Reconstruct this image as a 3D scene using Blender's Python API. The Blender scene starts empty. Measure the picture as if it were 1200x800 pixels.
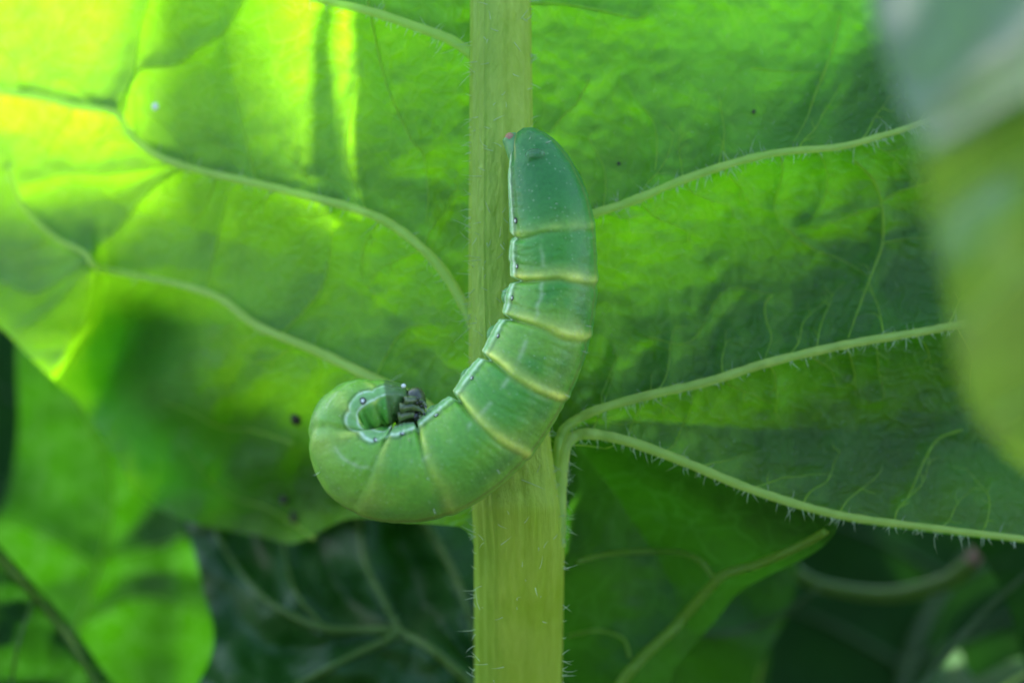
# A green caterpillar curled on the midrib of a leaf, seen from under the leaf.
# Units: 1 Blender unit = 1 cm.  Points are laid out in a plan whose axes are
# x = right, y = away from the lens, z = up, and that plan is tipped by PITCH into the world.
import bpy, math, random
import numpy as np
from mathutils import Vector

sc = bpy.context.scene
C = sc.collection
rng = np.random.default_rng(7)
random.seed(7)
sc.unit_settings.scale_length = 0.01

# ------------------------------------------------------------------ camera, sky, sun, exposure
PITCH = math.radians(18)
CP, SP = math.cos(PITCH), math.sin(PITCH)
DIST = 14.0
def W(p):
    p = np.asarray(p, float)
    x, y, z = p[..., 0], p[..., 1], p[..., 2]
    return np.stack([x, y * CP + z * SP, -y * SP + z * CP], -1)

cam_d = bpy.data.cameras.new('camera')
cam = bpy.data.objects.new('camera', cam_d); C.objects.link(cam)
cam.location = W((0, -DIST, 0)); cam.rotation_euler = (math.pi / 2 - PITCH, 0, 0)
cam_d.sensor_width = 36; cam_d.lens = 36 * DIST / 8.0
cam_d.clip_start = 0.1; cam_d.clip_end = 2000
cam_d.dof.use_dof = True; cam_d.dof.focus_distance = DIST - 0.36
cam_d.dof.aperture_fstop = (cam_d.lens / 1000) / (2 * 0.245)
sc.camera = cam

SUN_EL, SUN_AZ = math.radians(44), math.radians(-24)     # azimuth from straight ahead (+Y), minus = left
wd = bpy.data.worlds.new('World'); sc.world = wd; wd.use_nodes = True
wn = wd.node_tree.nodes; bg = wn['Background']
sky = wn.new('ShaderNodeTexSky'); sky.sky_type = 'NISHITA'; sky.sun_disc = False
sky.sun_elevation = SUN_EL; sky.sun_rotation = SUN_AZ
sky.air_density = 1.0; sky.dust_density = 0.9; sky.ozone_density = 1.0
wd.node_tree.links.new(sky.outputs[0], bg.inputs[0]); bg.inputs[1].default_value = 0.13
sd = bpy.data.lights.new('sun', 'SUN'); sd.energy = 4.2; sd.angle = math.radians(0.9); sd.color = (1, .96, .88)
sun = bpy.data.objects.new('sun', sd); C.objects.link(sun)
to_sun = Vector((math.sin(SUN_AZ) * math.cos(SUN_EL), math.cos(SUN_AZ) * math.cos(SUN_EL), math.sin(SUN_EL)))
sun.rotation_euler = to_sun.to_track_quat('Z', 'Y').to_euler(); sun.location = to_sun * 60
sc.view_settings.view_transform = 'Standard'; sc.view_settings.look = 'None'
sc.view_settings.exposure = 2.35; sc.view_settings.gamma = 1.0
sc.cycles.max_bounces = 10; sc.cycles.diffuse_bounces = 6; sc.cycles.transmission_bounces = 8

# ------------------------------------------------------------------ helpers
def at(px, py, Y):
    """plan point that lies at depth Y and at picture place (px, py)"""
    px, py, Y = np.broadcast_arrays(np.asarray(px, float), np.asarray(py, float), np.asarray(Y, float))
    k = (DIST + Y) / DIST
    return np.stack([(px - 600) / 150 * k, Y, (400 - py) / 150 * k], -1)

def sstep(a, b, x):
    t = np.clip((x - a) / (b - a), 0, 1); return t * t * (3 - 2 * t)

def crom(pts, n=10, closed=False):
    P = np.asarray(pts, float)
    if closed: Q = np.vstack([P[-1:], P, P[:2]]); segs = len(P)
    else: Q = np.vstack([2 * P[:1] - P[1:2], P, 2 * P[-1:] - P[-2:-1]]); segs = len(P) - 1
    t = np.linspace(0, 1, n, endpoint=False)[:, None]; out = []
    for i in range(segs):
        a, b, c, d = Q[i:i + 4]
        out.append(.5 * (2 * b + (c - a) * t + (2 * a - 5 * b + 4 * c - d) * t ** 2 + (3 * b - a - 3 * c + d) * t ** 3))
    if not closed: out.append(P[-1:])
    return np.vstack(out)

class VNoise:
    """smooth value noise in 2-D"""
    def __init__(s, seed): s.g = np.random.default_rng(seed).random((64, 64))
    def __call__(s, x, y):
        xi = np.floor(x).astype(int); yi = np.floor(y).astype(int)
        fx = x - xi; fy = y - yi
        fx = fx * fx * (3 - 2 * fx); fy = fy * fy * (3 - 2 * fy)
        g = lambda a, b: s.g[a % 64, b % 64]
        return (g(xi, yi) * (1 - fx) + g(xi + 1, yi) * fx) * (1 - fy) + (g(xi, yi + 1) * (1 - fx) + g(xi + 1, yi + 1) * fx) * fy - .5
VN = [VNoise(i) for i in range(8)]

def fbm(px, py, size, k=0, octs=3):
    o = 0; a = 1.0
    for i in range(octs):
        o = o + a * VN[(k + i) % 8](px / size + 13.7 * i, py / size + 5.1 * i); a *= .5; size /= 2.1
    return o

def poly_dist(px, py, poly, closed=False):
    """distance to a polyline, and the parameter (0..1) of the nearest point"""
    P = np.asarray(poly, float)
    A = P if closed else P[:-1]; B = np.roll(P, -1, 0) if closed else P[1:]
    best = np.full(px.shape, 1e9); bx = np.zeros_like(best); by = np.zeros_like(best); tt = np.zeros_like(best)
    for i, (a, b) in enumerate(zip(A, B)):
        d = b - a; L = max(d @ d, 1e-9)
        t = np.clip(((px - a[0]) * d[0] + (py - a[1]) * d[1]) / L, 0, 1)
        qx = a[0] + t * d[0]; qy = a[1] + t * d[1]
        q = np.hypot(px - qx, py - qy); m = q < best
        best = np.where(m, q, best); bx = np.where(m, qx, bx); by = np.where(m, qy, by)
        tt = np.where(m, (i + t) / len(A), tt)
    return best, bx, by, tt

def inside(px, py, poly):
    P = np.asarray(poly); r = np.zeros(px.shape, bool)
    for a, b in zip(P, np.roll(P, -1, 0)):
        c = ((a[1] > py) != (b[1] > py))
        with np.errstate(divide='ignore', invalid='ignore'):
            xx = (b[0] - a[0]) * (py - a[1]) / (b[1] - a[1]) + a[0]
        r ^= c & (px < xx)
    return r

def mesh_obj(name, V, F, mat, parent=None, smooth=True, kind=None, cols=None):
    """ONE mesh object; V is in plan coordinates, F an (n,4)/(n,3) array or list"""
    V = W(np.asarray(V, float))
    loc = np.array(parent['base']) if parent is not None and 'base' in parent else np.zeros(3)
    me = bpy.data.meshes.new(name)
    F = np.asarray(F) if not isinstance(F, list) else F
    me.from_pydata((V - loc).tolist(), [], F.tolist() if not isinstance(F, list) else F)
    if smooth: me.polygons.foreach_set('use_smooth', np.ones(len(me.polygons), bool))
    if cols is not None:
        ca = me.color_attributes.new('tint', 'FLOAT_COLOR', 'POINT')
        ca.data.foreach_set('color', np.column_stack([cols, np.ones(len(cols))]).astype(np.float32).ravel())
    me.materials.append(mat); me.update()
    o = bpy.data.objects.new(name, me); C.objects.link(o)
    if parent is not None:
        o.parent = parent
        o['base'] = loc.tolist()
        if parent.parent is not None: pass
    if kind: o['kind'] = kind
    return o

def thing(name, label, cat, base, group=None):
    o = bpy.data.objects.new(name, None); C.objects.link(o)
    w = W(base); o.location = w; o['base'] = w.tolist()
    o.empty_display_size = .3
    o['label'] = label; o['category'] = cat
    if group: o['group'] = group
    return o

def top(o, label, cat, group=None):
    o['label'] = label; o['category'] = cat
    if group: o['group'] = group
    return o

def sheet(outline, sp, Y, n=8):
    """verts (picture) + faces of a blade cut to an outline; Y(px,py) gives depth"""
    O = crom(outline, n, True)
    x0, y0 = O.min(0) - sp; x1, y1 = O.max(0) + sp
    gx = np.arange(x0, x1 + sp, sp); gy = np.arange(y0, y1 + sp, sp)
    X, Yp = np.meshgrid(gx, gy, indexing='ij'); nx, ny = X.shape
    ins = inside(X, Yp, O)
    cell = ins[:-1, :-1] | ins[1:, :-1] | ins[:-1, 1:] | ins[1:, 1:]
    used = np.zeros((nx, ny), bool)
    used[:-1, :-1] |= cell; used[1:, :-1] |= cell; used[:-1, 1:] |= cell; used[1:, 1:] |= cell
    out = used & ~ins
    if out.any():
        _, bx, by, _ = poly_dist(X[out], Yp[out], O, True); X[out] = bx; Yp[out] = by
    idx = -np.ones((nx, ny), int); idx[used] = np.arange(used.sum())
    i, j = np.nonzero(cell)
    F = np.stack([idx[i, j], idx[i, j + 1], idx[i + 1, j + 1], idx[i + 1, j]], 1)
    px, py = X[used], Yp[used]
    return at(px, py, Y(px, py)), F

def tube(P, r, sides=8, flat=1.0, half=False):
    """tapered tube along plan points P with radii r, closed ends"""
    P = np.asarray(P, float); n = len(P); r = np.broadcast_to(r, (n,))
    T = np.gradient(P, axis=0); T /= np.linalg.norm(T, axis=1)[:, None] + 1e-9
    up = np.array([0, -1, 0.0])
    S = np.cross(T, up); S /= np.linalg.norm(S, axis=1)[:, None] + 1e-9
    U = np.cross(S, T)
    a = np.linspace(0, 2 * math.pi, sides, endpoint=False) if not half else np.linspace(-.35, math.pi + .35, sides)
    if half and U[len(U) // 2, 1] > 0: a = -a
    V = P[:, None] + r[:, None, None] * (np.cos(a)[None, :, None] * S[:, None] + flat * np.sin(a)[None, :, None] * U[:, None])
    V = V.reshape(-1, 3); F = []
    for i in range(n - 1):
        for k in range(sides - 1 if half else sides):
            k2 = (k + 1) % sides
            F.append((i * sides + k, i * sides + k2, (i + 1) * sides + k2, (i + 1) * sides + k))
    if half: return V, F
    F.append(tuple(range(sides))[::-1]); F.append(tuple((n - 1) * sides + k for k in range(sides)))
    return V, F

# ------------------------------------------------------------------ materials
def new_mat(name):
    m = bpy.data.materials.new(name); m.use_nodes = True
    nt = m.node_tree; nt.nodes.clear()
    return m, nt, nt.nodes, nt.links
def ramp2(nd, lk, fac, c1, c2, a=.3, b=.7):
    r = nd.new('ShaderNodeValToRGB'); e = r.color_ramp.elements
    e[0].position = a; e[1].position = b; e[0].color = (*c1, 1); e[1].color = (*c2, 1)
    lk.new(fac, r.inputs[0]); return r.outputs[0]
def noise(nd, lk, vec, scale, detail=4, rough=.55, dist=0):
    t = nd.new('ShaderNodeTexNoise'); t.inputs['Scale'].default_value = scale
    t.inputs['Detail'].default_value = detail; t.inputs['Roughness'].default_value = rough
    t.inputs['Distortion'].default_value = dist
    lk.new(vec, t.inputs['Vector']); return t.outputs['Fac']
def math_(nd, lk, op, a, b=None, clamp=False):
    m = nd.new('ShaderNodeMath'); m.operation = op; m.use_clamp = clamp
    for i, v in enumerate((a, b)):
        if v is None: continue
        if isinstance(v, (int, float)): m.inputs[i].default_value = v
        else: lk.new(v, m.inputs[i])
    return m.outputs[0]

def blade_mat(name, refl, trans, mix=.5, rough=.42, spec=.5, net=6.0, bump=.35, mott=1.6, vary=.3, coat=0):
    """leaf tissue: glossy skin over a body that lets light through; fine vein net as relief"""
    m, nt, nd, lk = new_mat(name)
    tc = nd.new('ShaderNodeTexCoord'); vec = tc.outputs['Object']
    big = noise(nd, lk, vec, mott, 4); fine = noise(nd, lk, vec, 26, 5, .65)
    wv = nd.new('ShaderNodeTexNoise'); wv.inputs['Scale'].default_value = 2.2; lk.new(vec, wv.inputs['Vector'])
    ad = nd.new('ShaderNodeVectorMath'); ad.operation = 'MULTIPLY_ADD'
    lk.new(wv.outputs['Color'], ad.inputs[0]); ad.inputs[1].default_value = (.5, .5, .5); lk.new(vec, ad.inputs[2])
    vo = nd.new('ShaderNodeTexVoronoi'); vo.feature = 'DISTANCE_TO_EDGE'; vo.inputs['Scale'].default_value = net
    lk.new(ad.outputs[0], vo.inputs['Vector'])
    netv = math_(nd, lk, 'MULTIPLY', vo.outputs['Distance'], 5.0, True)          # 0 on the net, 1 inside a cell
    lo = tuple(c * (1 - vary) for c in refl); hi = tuple(c * (1 + vary) for c in refl)
    base = ramp2(nd, lk, big, lo, hi)
    tlo = tuple(c * (1 - vary * .8) for c in trans); thi = tuple(min(c * (1 + vary * .8), .95) for c in trans)
    f2 = math_(nd, lk, 'ADD', math_(nd, lk, 'MULTIPLY', big, .7), math_(nd, lk, 'MULTIPLY', fine, .3))
    tcol0 = ramp2(nd, lk, f2, tlo, thi)
    tm = nd.new('ShaderNodeMix'); tm.data_type = 'RGBA'; lk.new(math_(nd, lk, 'MULTIPLY', math_(nd, lk, 'SUBTRACT', 1.0, math_(nd, lk, 'MULTIPLY', netv, 3.0, True)), .35), tm.inputs[0])
    lk.new(tcol0, tm.inputs[6]); tm.inputs[7].default_value = (*(min(c * 1.5 + .04, .95) for c in trans), 1); tcol = tm.outputs[2]
    h = math_(nd, lk, 'ADD', math_(nd, lk, 'MULTIPLY', netv, -.05), math_(nd, lk, 'MULTIPLY', fine, .10))
    h = math_(nd, lk, 'ADD', h, math_(nd, lk, 'MULTIPLY', noise(nd, lk, vec, 7, 3), .12))
    bp = nd.new('ShaderNodeBump'); bp.inputs['Strength'].default_value = bump; bp.inputs['Distance'].default_value = .35
    lk.new(h, bp.inputs['Height'])
    p = nd.new('ShaderNodeBsdfPrincipled'); lk.new(base, p.inputs['Base Color'])
    p.inputs['Roughness'].default_value = rough; p.inputs['Specular IOR Level'].default_value = spec
    lk.new(bp.outputs[0], p.inputs['Normal'])
    p.inputs['Coat Weight'].default_value = coat; p.inputs['Coat IOR'].default_value = 1.7; p.inputs['Coat Roughness'].default_value = .28
    t = nd.new('ShaderNodeBsdfTranslucent'); lk.new(tcol, t.inputs['Color'])
    mx = nd.new('ShaderNodeMixShader'); mx.inputs[0].default_value = mix
    lk.new(p.outputs[0], mx.inputs[1]); lk.new(t.outputs[0], mx.inputs[2])
    o = nd.new('ShaderNodeOutputMaterial'); lk.new(mx.outputs[0], o.inputs['Surface'])
    return m

def vein_mat(name, c1, c2, trans, mix=.35, rough=.45, stretch=(1, 1, 1), bump=.3, scale=14):
    m, nt, nd, lk = new_mat(name)
    tc = nd.new('ShaderNodeTexCoord'); mp = nd.new('ShaderNodeMapping'); mp.inputs['Scale'].default_value = stretch
    lk.new(tc.outputs['Object'], mp.inputs['Vector']); vec = mp.outputs[0]
    n1 = noise(nd, lk, vec, scale, 5, .6); n2 = noise(nd, lk, tc.outputs['Object'], 1.1, 3)
    f = math_(nd, lk, 'ADD', math_(nd, lk, 'MULTIPLY', n1, .6), math_(nd, lk, 'MULTIPLY', n2, .4))
    col = ramp2(nd, lk, f, c1, c2, .35, .65)
    bp = nd.new('ShaderNodeBump'); bp.inputs['Strength'].default_value = bump; bp.inputs['Distance'].default_value = .06
    lk.new(n1, bp.inputs['Height'])
    p = nd.new('ShaderNodeBsdfPrincipled'); lk.new(col, p.inputs['Base Color'])
    p.inputs['Roughness'].default_value = rough; lk.new(bp.outputs[0], p.inputs['Normal'])
    t = nd.new('ShaderNodeBsdfTranslucent'); t.inputs['Color'].default_value = (*trans, 1)
    mx = nd.new('ShaderNodeMixShader'); mx.inputs[0].default_value = mix
    lk.new(p.outputs[0], mx.inputs[1]); lk.new(t.outputs[0], mx.inputs[2])
    o = nd.new('ShaderNodeOutputMaterial'); lk.new(mx.outputs[0], o.inputs['Surface'])
    return m

def stem_mat():
    """stringy stalk flesh: greener on its left flank, yellower to the right"""
    m, nt, nd, lk = new_mat('midrib_flesh')
    tc = nd.new('ShaderNodeTexCoord'); vec = tc.outputs['Object']
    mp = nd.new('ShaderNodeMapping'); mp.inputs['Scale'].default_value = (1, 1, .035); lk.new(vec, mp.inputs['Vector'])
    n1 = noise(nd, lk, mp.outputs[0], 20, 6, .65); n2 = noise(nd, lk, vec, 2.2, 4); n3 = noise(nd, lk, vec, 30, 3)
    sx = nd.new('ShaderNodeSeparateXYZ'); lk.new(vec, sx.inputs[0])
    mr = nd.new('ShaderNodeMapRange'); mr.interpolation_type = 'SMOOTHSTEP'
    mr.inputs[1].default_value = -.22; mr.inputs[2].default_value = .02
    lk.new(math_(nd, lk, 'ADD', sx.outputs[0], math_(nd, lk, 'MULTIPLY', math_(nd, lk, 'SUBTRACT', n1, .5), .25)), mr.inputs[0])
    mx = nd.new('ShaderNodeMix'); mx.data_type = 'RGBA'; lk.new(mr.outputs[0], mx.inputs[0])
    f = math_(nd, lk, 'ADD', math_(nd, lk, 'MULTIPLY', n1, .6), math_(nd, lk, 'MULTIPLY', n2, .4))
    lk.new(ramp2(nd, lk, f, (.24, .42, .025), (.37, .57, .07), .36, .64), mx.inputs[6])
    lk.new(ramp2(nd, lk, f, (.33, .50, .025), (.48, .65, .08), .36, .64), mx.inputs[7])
    bp = nd.new('ShaderNodeBump'); bp.inputs['Strength'].default_value = .85; bp.inputs['Distance'].default_value = .05
    lk.new(math_(nd, lk, 'ADD', n1, math_(nd, lk, 'MULTIPLY', n3, .12)), bp.inputs['Height'])
    p = nd.new('ShaderNodeBsdfPrincipled'); lk.new(mx.outputs[2], p.inputs['Base Color'])
    p.inputs['Roughness'].default_value = .42; lk.new(bp.outputs[0], p.inputs['Normal'])
    t = nd.new('ShaderNodeBsdfTranslucent'); t.inputs['Color'].default_value = (.60, .82, .06, 1)
    ms = nd.new('ShaderNodeMixShader'); ms.inputs[0].default_value = .26
    lk.new(p.outputs[0], ms.inputs[1]); lk.new(t.outputs[0], ms.inputs[2])
    o = nd.new('ShaderNodeOutputMaterial'); lk.new(ms.outputs[0], o.inputs['Surface'])
    return m

def plain_mat(name, c1, c2, rough=.5, scale=20, bump=.2, coat=0, sss=0):
    m, nt, nd, lk = new_mat(name)
    tc = nd.new('ShaderNodeTexCoord'); n1 = noise(nd, lk, tc.outputs['Object'], scale, 5, .6)
    p = nd.new('ShaderNodeBsdfPrincipled'); lk.new(ramp2(nd, lk, n1, c1, c2), p.inputs['Base Color'])
    p.inputs['Roughness'].default_value = rough; p.inputs['Coat Weight'].default_value = coat
    p.inputs['Coat Roughness'].default_value = .15
    if sss:
        p.inputs['Subsurface Weight'].default_value = sss; p.inputs['Subsurface Radius'].default_value = (.5, .8, .2)
        p.inputs['Subsurface Scale'].default_value = .1
    bp = nd.new('ShaderNodeBump'); bp.inputs['Strength'].default_value = bump; bp.inputs['Distance'].default_value = .05
    lk.new(n1, bp.inputs['Height']); lk.new(bp.outputs[0], p.inputs['Normal'])
    o = nd.new('ShaderNodeOutputMaterial'); lk.new(p.outputs[0], o.inputs['Surface'])
    return m

def water_mat():
    m, nt, nd, lk = new_mat('water')
    p = nd.new('ShaderNodeBsdfPrincipled'); p.inputs['Base Color'].default_value = (1, 1, 1, 1); p.inputs['Roughness'].default_value = .03
    p.inputs['Transmission Weight'].default_value = 1; p.inputs['IOR'].default_value = 1.33
    o = nd.new('ShaderNodeOutputMaterial'); lk.new(p.outputs[0], o.inputs['Surface'])
    return m

def caterpillar_mat():
    m, nt, nd, lk = new_mat('caterpillar_skin')
    tc = nd.new('ShaderNodeTexCoord'); vec = tc.outputs['Object']
    at_ = nd.new('ShaderNodeAttribute'); at_.attribute_name = 'tint'
    vo = nd.new('ShaderNodeTexVoronoi'); vo.inputs['Scale'].default_value = 21; vo.inputs['Randomness'].default_value = 1
    lk.new(vec, vo.inputs['Vector'])
    dot = nd.new('ShaderNodeMapRange'); dot.inputs[1].default_value = .20; dot.inputs[2].default_value = .10
    lk.new(vo.outputs['Distance'], dot.inputs[0])
    fn = noise(nd, lk, vec, 34, 4, .6)
    mxa = nd.new('ShaderNodeMix'); mxa.data_type = 'RGBA'; mxa.blend_type = 'MIX'
    lk.new(math_(nd, lk, 'MULTIPLY', dot.outputs[0], .32), mxa.inputs[0]); lk.new(at_.outputs['Color'], mxa.inputs[6])
    mxa.inputs[7].default_value = (.42, .55, .32, 1)
    mxb = nd.new('ShaderNodeMix'); mxb.data_type = 'RGBA'; mxb.blend_type = 'MULTIPLY'; mxb.inputs[0].default_value = 1
    lk.new(mxa.outputs[2], mxb.inputs[6]); lk.new(ramp2(nd, lk, fn, (.86, .86, .86), (1.1, 1.1, 1.1), .3, .7), mxb.inputs[7])
    h = math_(nd, lk, 'ADD', math_(nd, lk, 'MULTIPLY', fn, .5), math_(nd, lk, 'MULTIPLY', dot.outputs[0], .35))
    bp = nd.new('ShaderNodeBump'); bp.inputs['Strength'].default_value = .35; bp.inputs['Distance'].default_value = .035
    lk.new(h, bp.inputs['Height'])
    p = nd.new('ShaderNodeBsdfPrincipled'); lk.new(mxb.outputs[2], p.inputs['Base Color'])
    p.inputs['Roughness'].default_value = .38; p.inputs['Specular IOR Level'].default_value = .3; p.inputs['Coat Weight'].default_value = .12; p.inputs['Coat Roughness'].default_value = .2
    p.inputs['Subsurface Weight'].default_value = .6; p.inputs['Subsurface Radius'].default_value = (.6, 1.0, .3)
    p.inputs['Subsurface Scale'].default_value = .13
    lk.new(bp.outputs[0], p.inputs['Normal'])
    o = nd.new('ShaderNodeOutputMaterial'); lk.new(p.outputs[0], o.inputs['Surface'])
    return m

M = dict(
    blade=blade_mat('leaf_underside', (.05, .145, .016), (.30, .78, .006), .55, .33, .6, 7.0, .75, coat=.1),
    back=blade_mat('shaded_leaf', (.02, .08, .008), (.065, .29, .004), .4, .45, .3, 3.0, .3, .8),  # darker copy of the leaf tissue, with shade put into its colours
    bright=blade_mat('young_leaf', (.04, .13, .015), (.020, .11, .001), .55, .45, .2, 3.0, .3, .8),
    shade=blade_mat('standing_leaf', (.05, .14, .03), (.36, .84, .010), .72, .42, .4, 3.0, .3, .8),
    dimvein=vein_mat('dim_vein_flesh', (.02, .065, .012), (.035, .09, .018), (.06, .22, .01), .3),  # vein colours darkened to stand in for deep shade
    dim=blade_mat('dim_leaf', (.010, .040, .007), (.03, .16, .005), .22, .55, .06, 3.0, .3, .8),  # leaf colours kept this dark in place of the shade around them
    dark=blade_mat('shade_darkened_leaf', (.016, .07, .008), (.03, .20, .005), .22, .38, .28, 3.0, .3, .8),  # shade from the crowded leaves is put into this dark green
    near=blade_mat('mottled_leaf', (.075, .14, .02), (.20, .38, .012), .34, .40, .8, 2.0, .06, 1.1, .45, 1.0),
    vein=vein_mat('vein_flesh', (.29, .54, .11), (.42, .65, .17), (.92, .98, .36), .62),
    lobevein=vein_mat('lobe_vein_flesh', (.10, .23, .025), (.16, .30, .05), (.6, .85, .08), .5),
    minor=vein_mat('fine_vein_flesh', (.09, .26, .035), (.14, .34, .06), (.80, .97, .18), .66),
    stem=stem_mat(),
    hair=vein_mat('hair_fibre', (.5, .64, .38), (.62, .74, .5), (.7, .85, .5), .4, .3),
    stalk=vein_mat('leaf_stalk_flesh', (.05, .13, .012), (.09, .17, .02), (.3, .5, .05), .3),
    pink=plain_mat('pink_stalk_tip', (.20, .12, .09), (.30, .19, .15)),
    soil=plain_mat('soil', (.02, .014, .009), (.05, .036, .022), .95, 3, 1.0),
    skin=caterpillar_mat(),
    head=plain_mat('head_shell', (.018, .022, .010), (.10, .12, .045), .25, 12, .2, .6, .1),
    claw=plain_mat('dark_mouthpart', (.008, .007, .005), (.03, .025, .015), .25, 20, .2, .5),
    leg=plain_mat('true_leg_skin', (.035, .06, .012), (.20, .26, .08), .25, 14, .2, .5, .3),
    proleg=plain_mat('proleg_skin', (.09, .27, .08), (.16, .36, .10), .45, 20, .2, 0, .3),
    redleg=plain_mat('red_proleg_skin', (.42, .12, .08), (.30, .22, .10), .4, 9, .3, 0, .3),
    white=plain_mat('spiracle_white', (.75, .78, .68), (.85, .86, .78), .6, 20, .05),
    rim=plain_mat('spiracle_rim', (.012, .014, .01), (.03, .03, .02), .6, 20, .05),
    water=water_mat(),
    dirt=plain_mat('dirt', (.012, .012, .008), (.04, .035, .02), .7, 8, .6),
    seta=plain_mat('seta', (.5, .55, .4), (.6, .65, .5), .3, 8, 0),
)

# ------------------------------------------------------------------ ground
gx = np.concatenate([-np.geomspace(600, 40, 14), np.linspace(-36, 36, 120), np.geomspace(40, 600, 14)])
GX, GY = np.meshgrid(gx, gx, indexing='ij')
near_ = np.exp(-(GX ** 2 + GY ** 2) / 45 ** 2)
GZ = -10.0 + near_ * (1.6 * fbm(GX * 10, GY * 10, 60, 1, 4)) 
n = len(gx); ii, jj = np.meshgrid(np.arange(n - 1), np.arange(n - 1), indexing='ij'); ii = ii.ravel(); jj = jj.ravel()
Fg = np.stack([ii * n + jj, (ii + 1) * n + jj, (ii + 1) * n + jj + 1, ii * n + jj + 1], 1)
me = bpy.data.meshes.new('ground'); me.from_pydata(np.stack([GX.ravel(), GY.ravel(), GZ.ravel()], 1).tolist(), [], Fg.tolist())
me.polygons.foreach_set('use_smooth', np.ones(len(me.polygons), bool)); me.materials.append(M['soil'])
ground = bpy.data.objects.new('ground', me); C.objects.link(ground); ground['kind'] = 'structure'

# ------------------------------------------------------------------ the leaf the caterpillar sits on
LAT = [  # polyline, radius at stem, radius at tip, hairs below / above (per 100 px)
    ([(556, 66), (530, 48), (500, 36), (435, 14), (370, -2), (300, -24), (180, -50)], 7, 4, 22, 4),
    ([(556, 385), (547, 364), (525, 326), (500, 296), (460, 264), (420, 246), (365, 231), (300, 215), (230, 199), (182, 181), (152, 156), (134, 131), (92, 125), (54, 115), (0, 107), (-90, 90)], 7, 3.4, 20, 3),
    ([(556, 560), (540, 520), (500, 475), (430, 440), (370, 411), (300, 381), (258, 350), (205, 332), (150, 321), (112, 312), (98, 296), (62, 276), (26, 240), (10, 200)], 8, 2.5, 5, 2),
    ([(612, 300), (640, 274), (695, 251), (740, 236), (800, 211), (870, 188), (920, 178), (985, 172), (1030, 160), (1060, 151), (1110, 132), (1220, 90)], 6.5, 3, 30, 12),
    ([(650, 640), (654, 560), (656, 515), (668, 497), (700, 480), (760, 463), (830, 447), (900, 425), (990, 404), (1060, 392), (1110, 383), (1210, 362), (1300, 340)], 6.5, 4.5, 30, 6),
    ([(654, 640), (657, 570), (662, 525), (676, 510), (700, 509), (740, 518), (800, 540), (870, 569), (940, 592), (1000, 606), (1100, 619), (1200, 631), (1300, 642)], 8.5, 3.4, 34, 4),
]
MINOR = [
    ([(134, 131), (154, 92), (160, 60), (166, 25), (178, -10)], 2.0),
    ([(140, 140), (160, 84), (206, 76), (236, 54), (262, 38), (288, -4)], 2.2),
    ([(216, 196), (188, 212), (160, 240), (140, 268), (112, 292)], 2.4),
    ([(200, 192), (160, 199), (120, 204), (84, 203), (30, 215)], 1.6),
    ([(430, -2), (452, 96), (480, 160), (496, 182), (502, 225), (499, 262)], 2.2),
    ([(622, 4), (660, 5), (710, 14), (745, 22), (760, 16)], 2.6),
    ([(690, 94), (676, 120), (658, 138), (644, 156)], 2.0),
    ([(985, 18), (975, 60), (955, 112), (945, 140), (929, 168)], 2.0),
    ([(1000, 186), (1024, 212), (1034, 245), (1034, 285), (1024, 315), (1006, 362), (994, 396)], 2.6),
    ([(1034, 236), (1055, 224), (1090, 214)], 1.8), ([(1033, 240), (1000, 252), (960, 266), (920, 268)], 1.5),
    ([(1034, 285), (1060, 280), (1092, 278)], 1.5), ([(918, 266), (950, 290), (985, 304), (1016, 322)], 1.4),
    ([(906, 345), (897, 356), (898, 375), (904, 395), (896, 420)], 1.8),
    ([(1128, 503), (1100, 514), (1084, 538), (1070, 570), (1058, 592)], 1.9),
    ([(768, 200), (770, 168), (764, 140), (740, 110)], 1.2), ([(880, 80), (920, 84), (966, 86)], 1.2),
    ([(840, 205), (846, 170), (842, 160)], 1.1), ([(760, 395), (810, 400), (850, 340), (905, 345)], 1.2),
    ([(345, 520), (300, 505), (258, 500), (222, 482), (190, 470)], 3.2), ([(370, 632), (320, 598), (260, 575), (215, 520)], 3.0),
    ([(300, 215), (285, 150), (262, 40)], 1.2), ([(430, 248), (405, 180), (420, 90)], 1.2), ([(330, 392), (380, 330), (390, 240)], 1.2),
    ([(240, 345), (255, 280), (270, 208)], 1.3), ([(440, 440), (470, 390), (505, 380)], 1.2),
    ([(0, 330), (40, 345), (84, 322), (104, 304)], 1.6), ([(30, 385), (60, 365), (100, 318)], 1.4),
]
LATc = [crom(v[0], 8) for v in LAT]; MINc = [crom(v[0], 6) for v in MINOR]
TINY = []
g_ = np.random.default_rng(21)
for c, side in ((LATc[3], 1), (LATc[3], -1), (LATc[4], 1), (LATc[4], -1), (LATc[5], -1), (LATc[1], 1), (LATc[1], -1), (LATc[2], -1), (LATc[0], 1)):
    tot = np.r_[0, np.cumsum(np.hypot(*np.diff(c, axis=0).T))]
    q = 110.0
    while q < min(tot[-1] - 40, 620):
        i = np.searchsorted(tot, q); p = c[i]; T = c[i + 1] - c[i] if i + 1 < len(c) else c[i] - c[i - 1]
        a = math.atan2(T[1], T[0]) + side * math.radians(g_.uniform(48, 78)); pts = [p]
        for _ in range(g_.integers(3, 6)):
            a += g_.normal(0, .28); p = p + g_.uniform(12, 24) * np.array([math.cos(a), math.sin(a)]); pts.append(p)
            if g_.random() < .45:
                b_ = a + g_.choice([-1, 1]) * g_.uniform(.7, 1.2); e = p + g_.uniform(10, 18) * np.array([math.cos(b_), math.sin(b_)])
                TINY.append(([p, (p + e) / 2 + g_.normal(0, 2, 2), e], .8))
        TINY.append((pts, 1.15)); q += g_.uniform(38, 85)
TINc = [crom(v[0], 4) for v in TINY]

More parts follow.
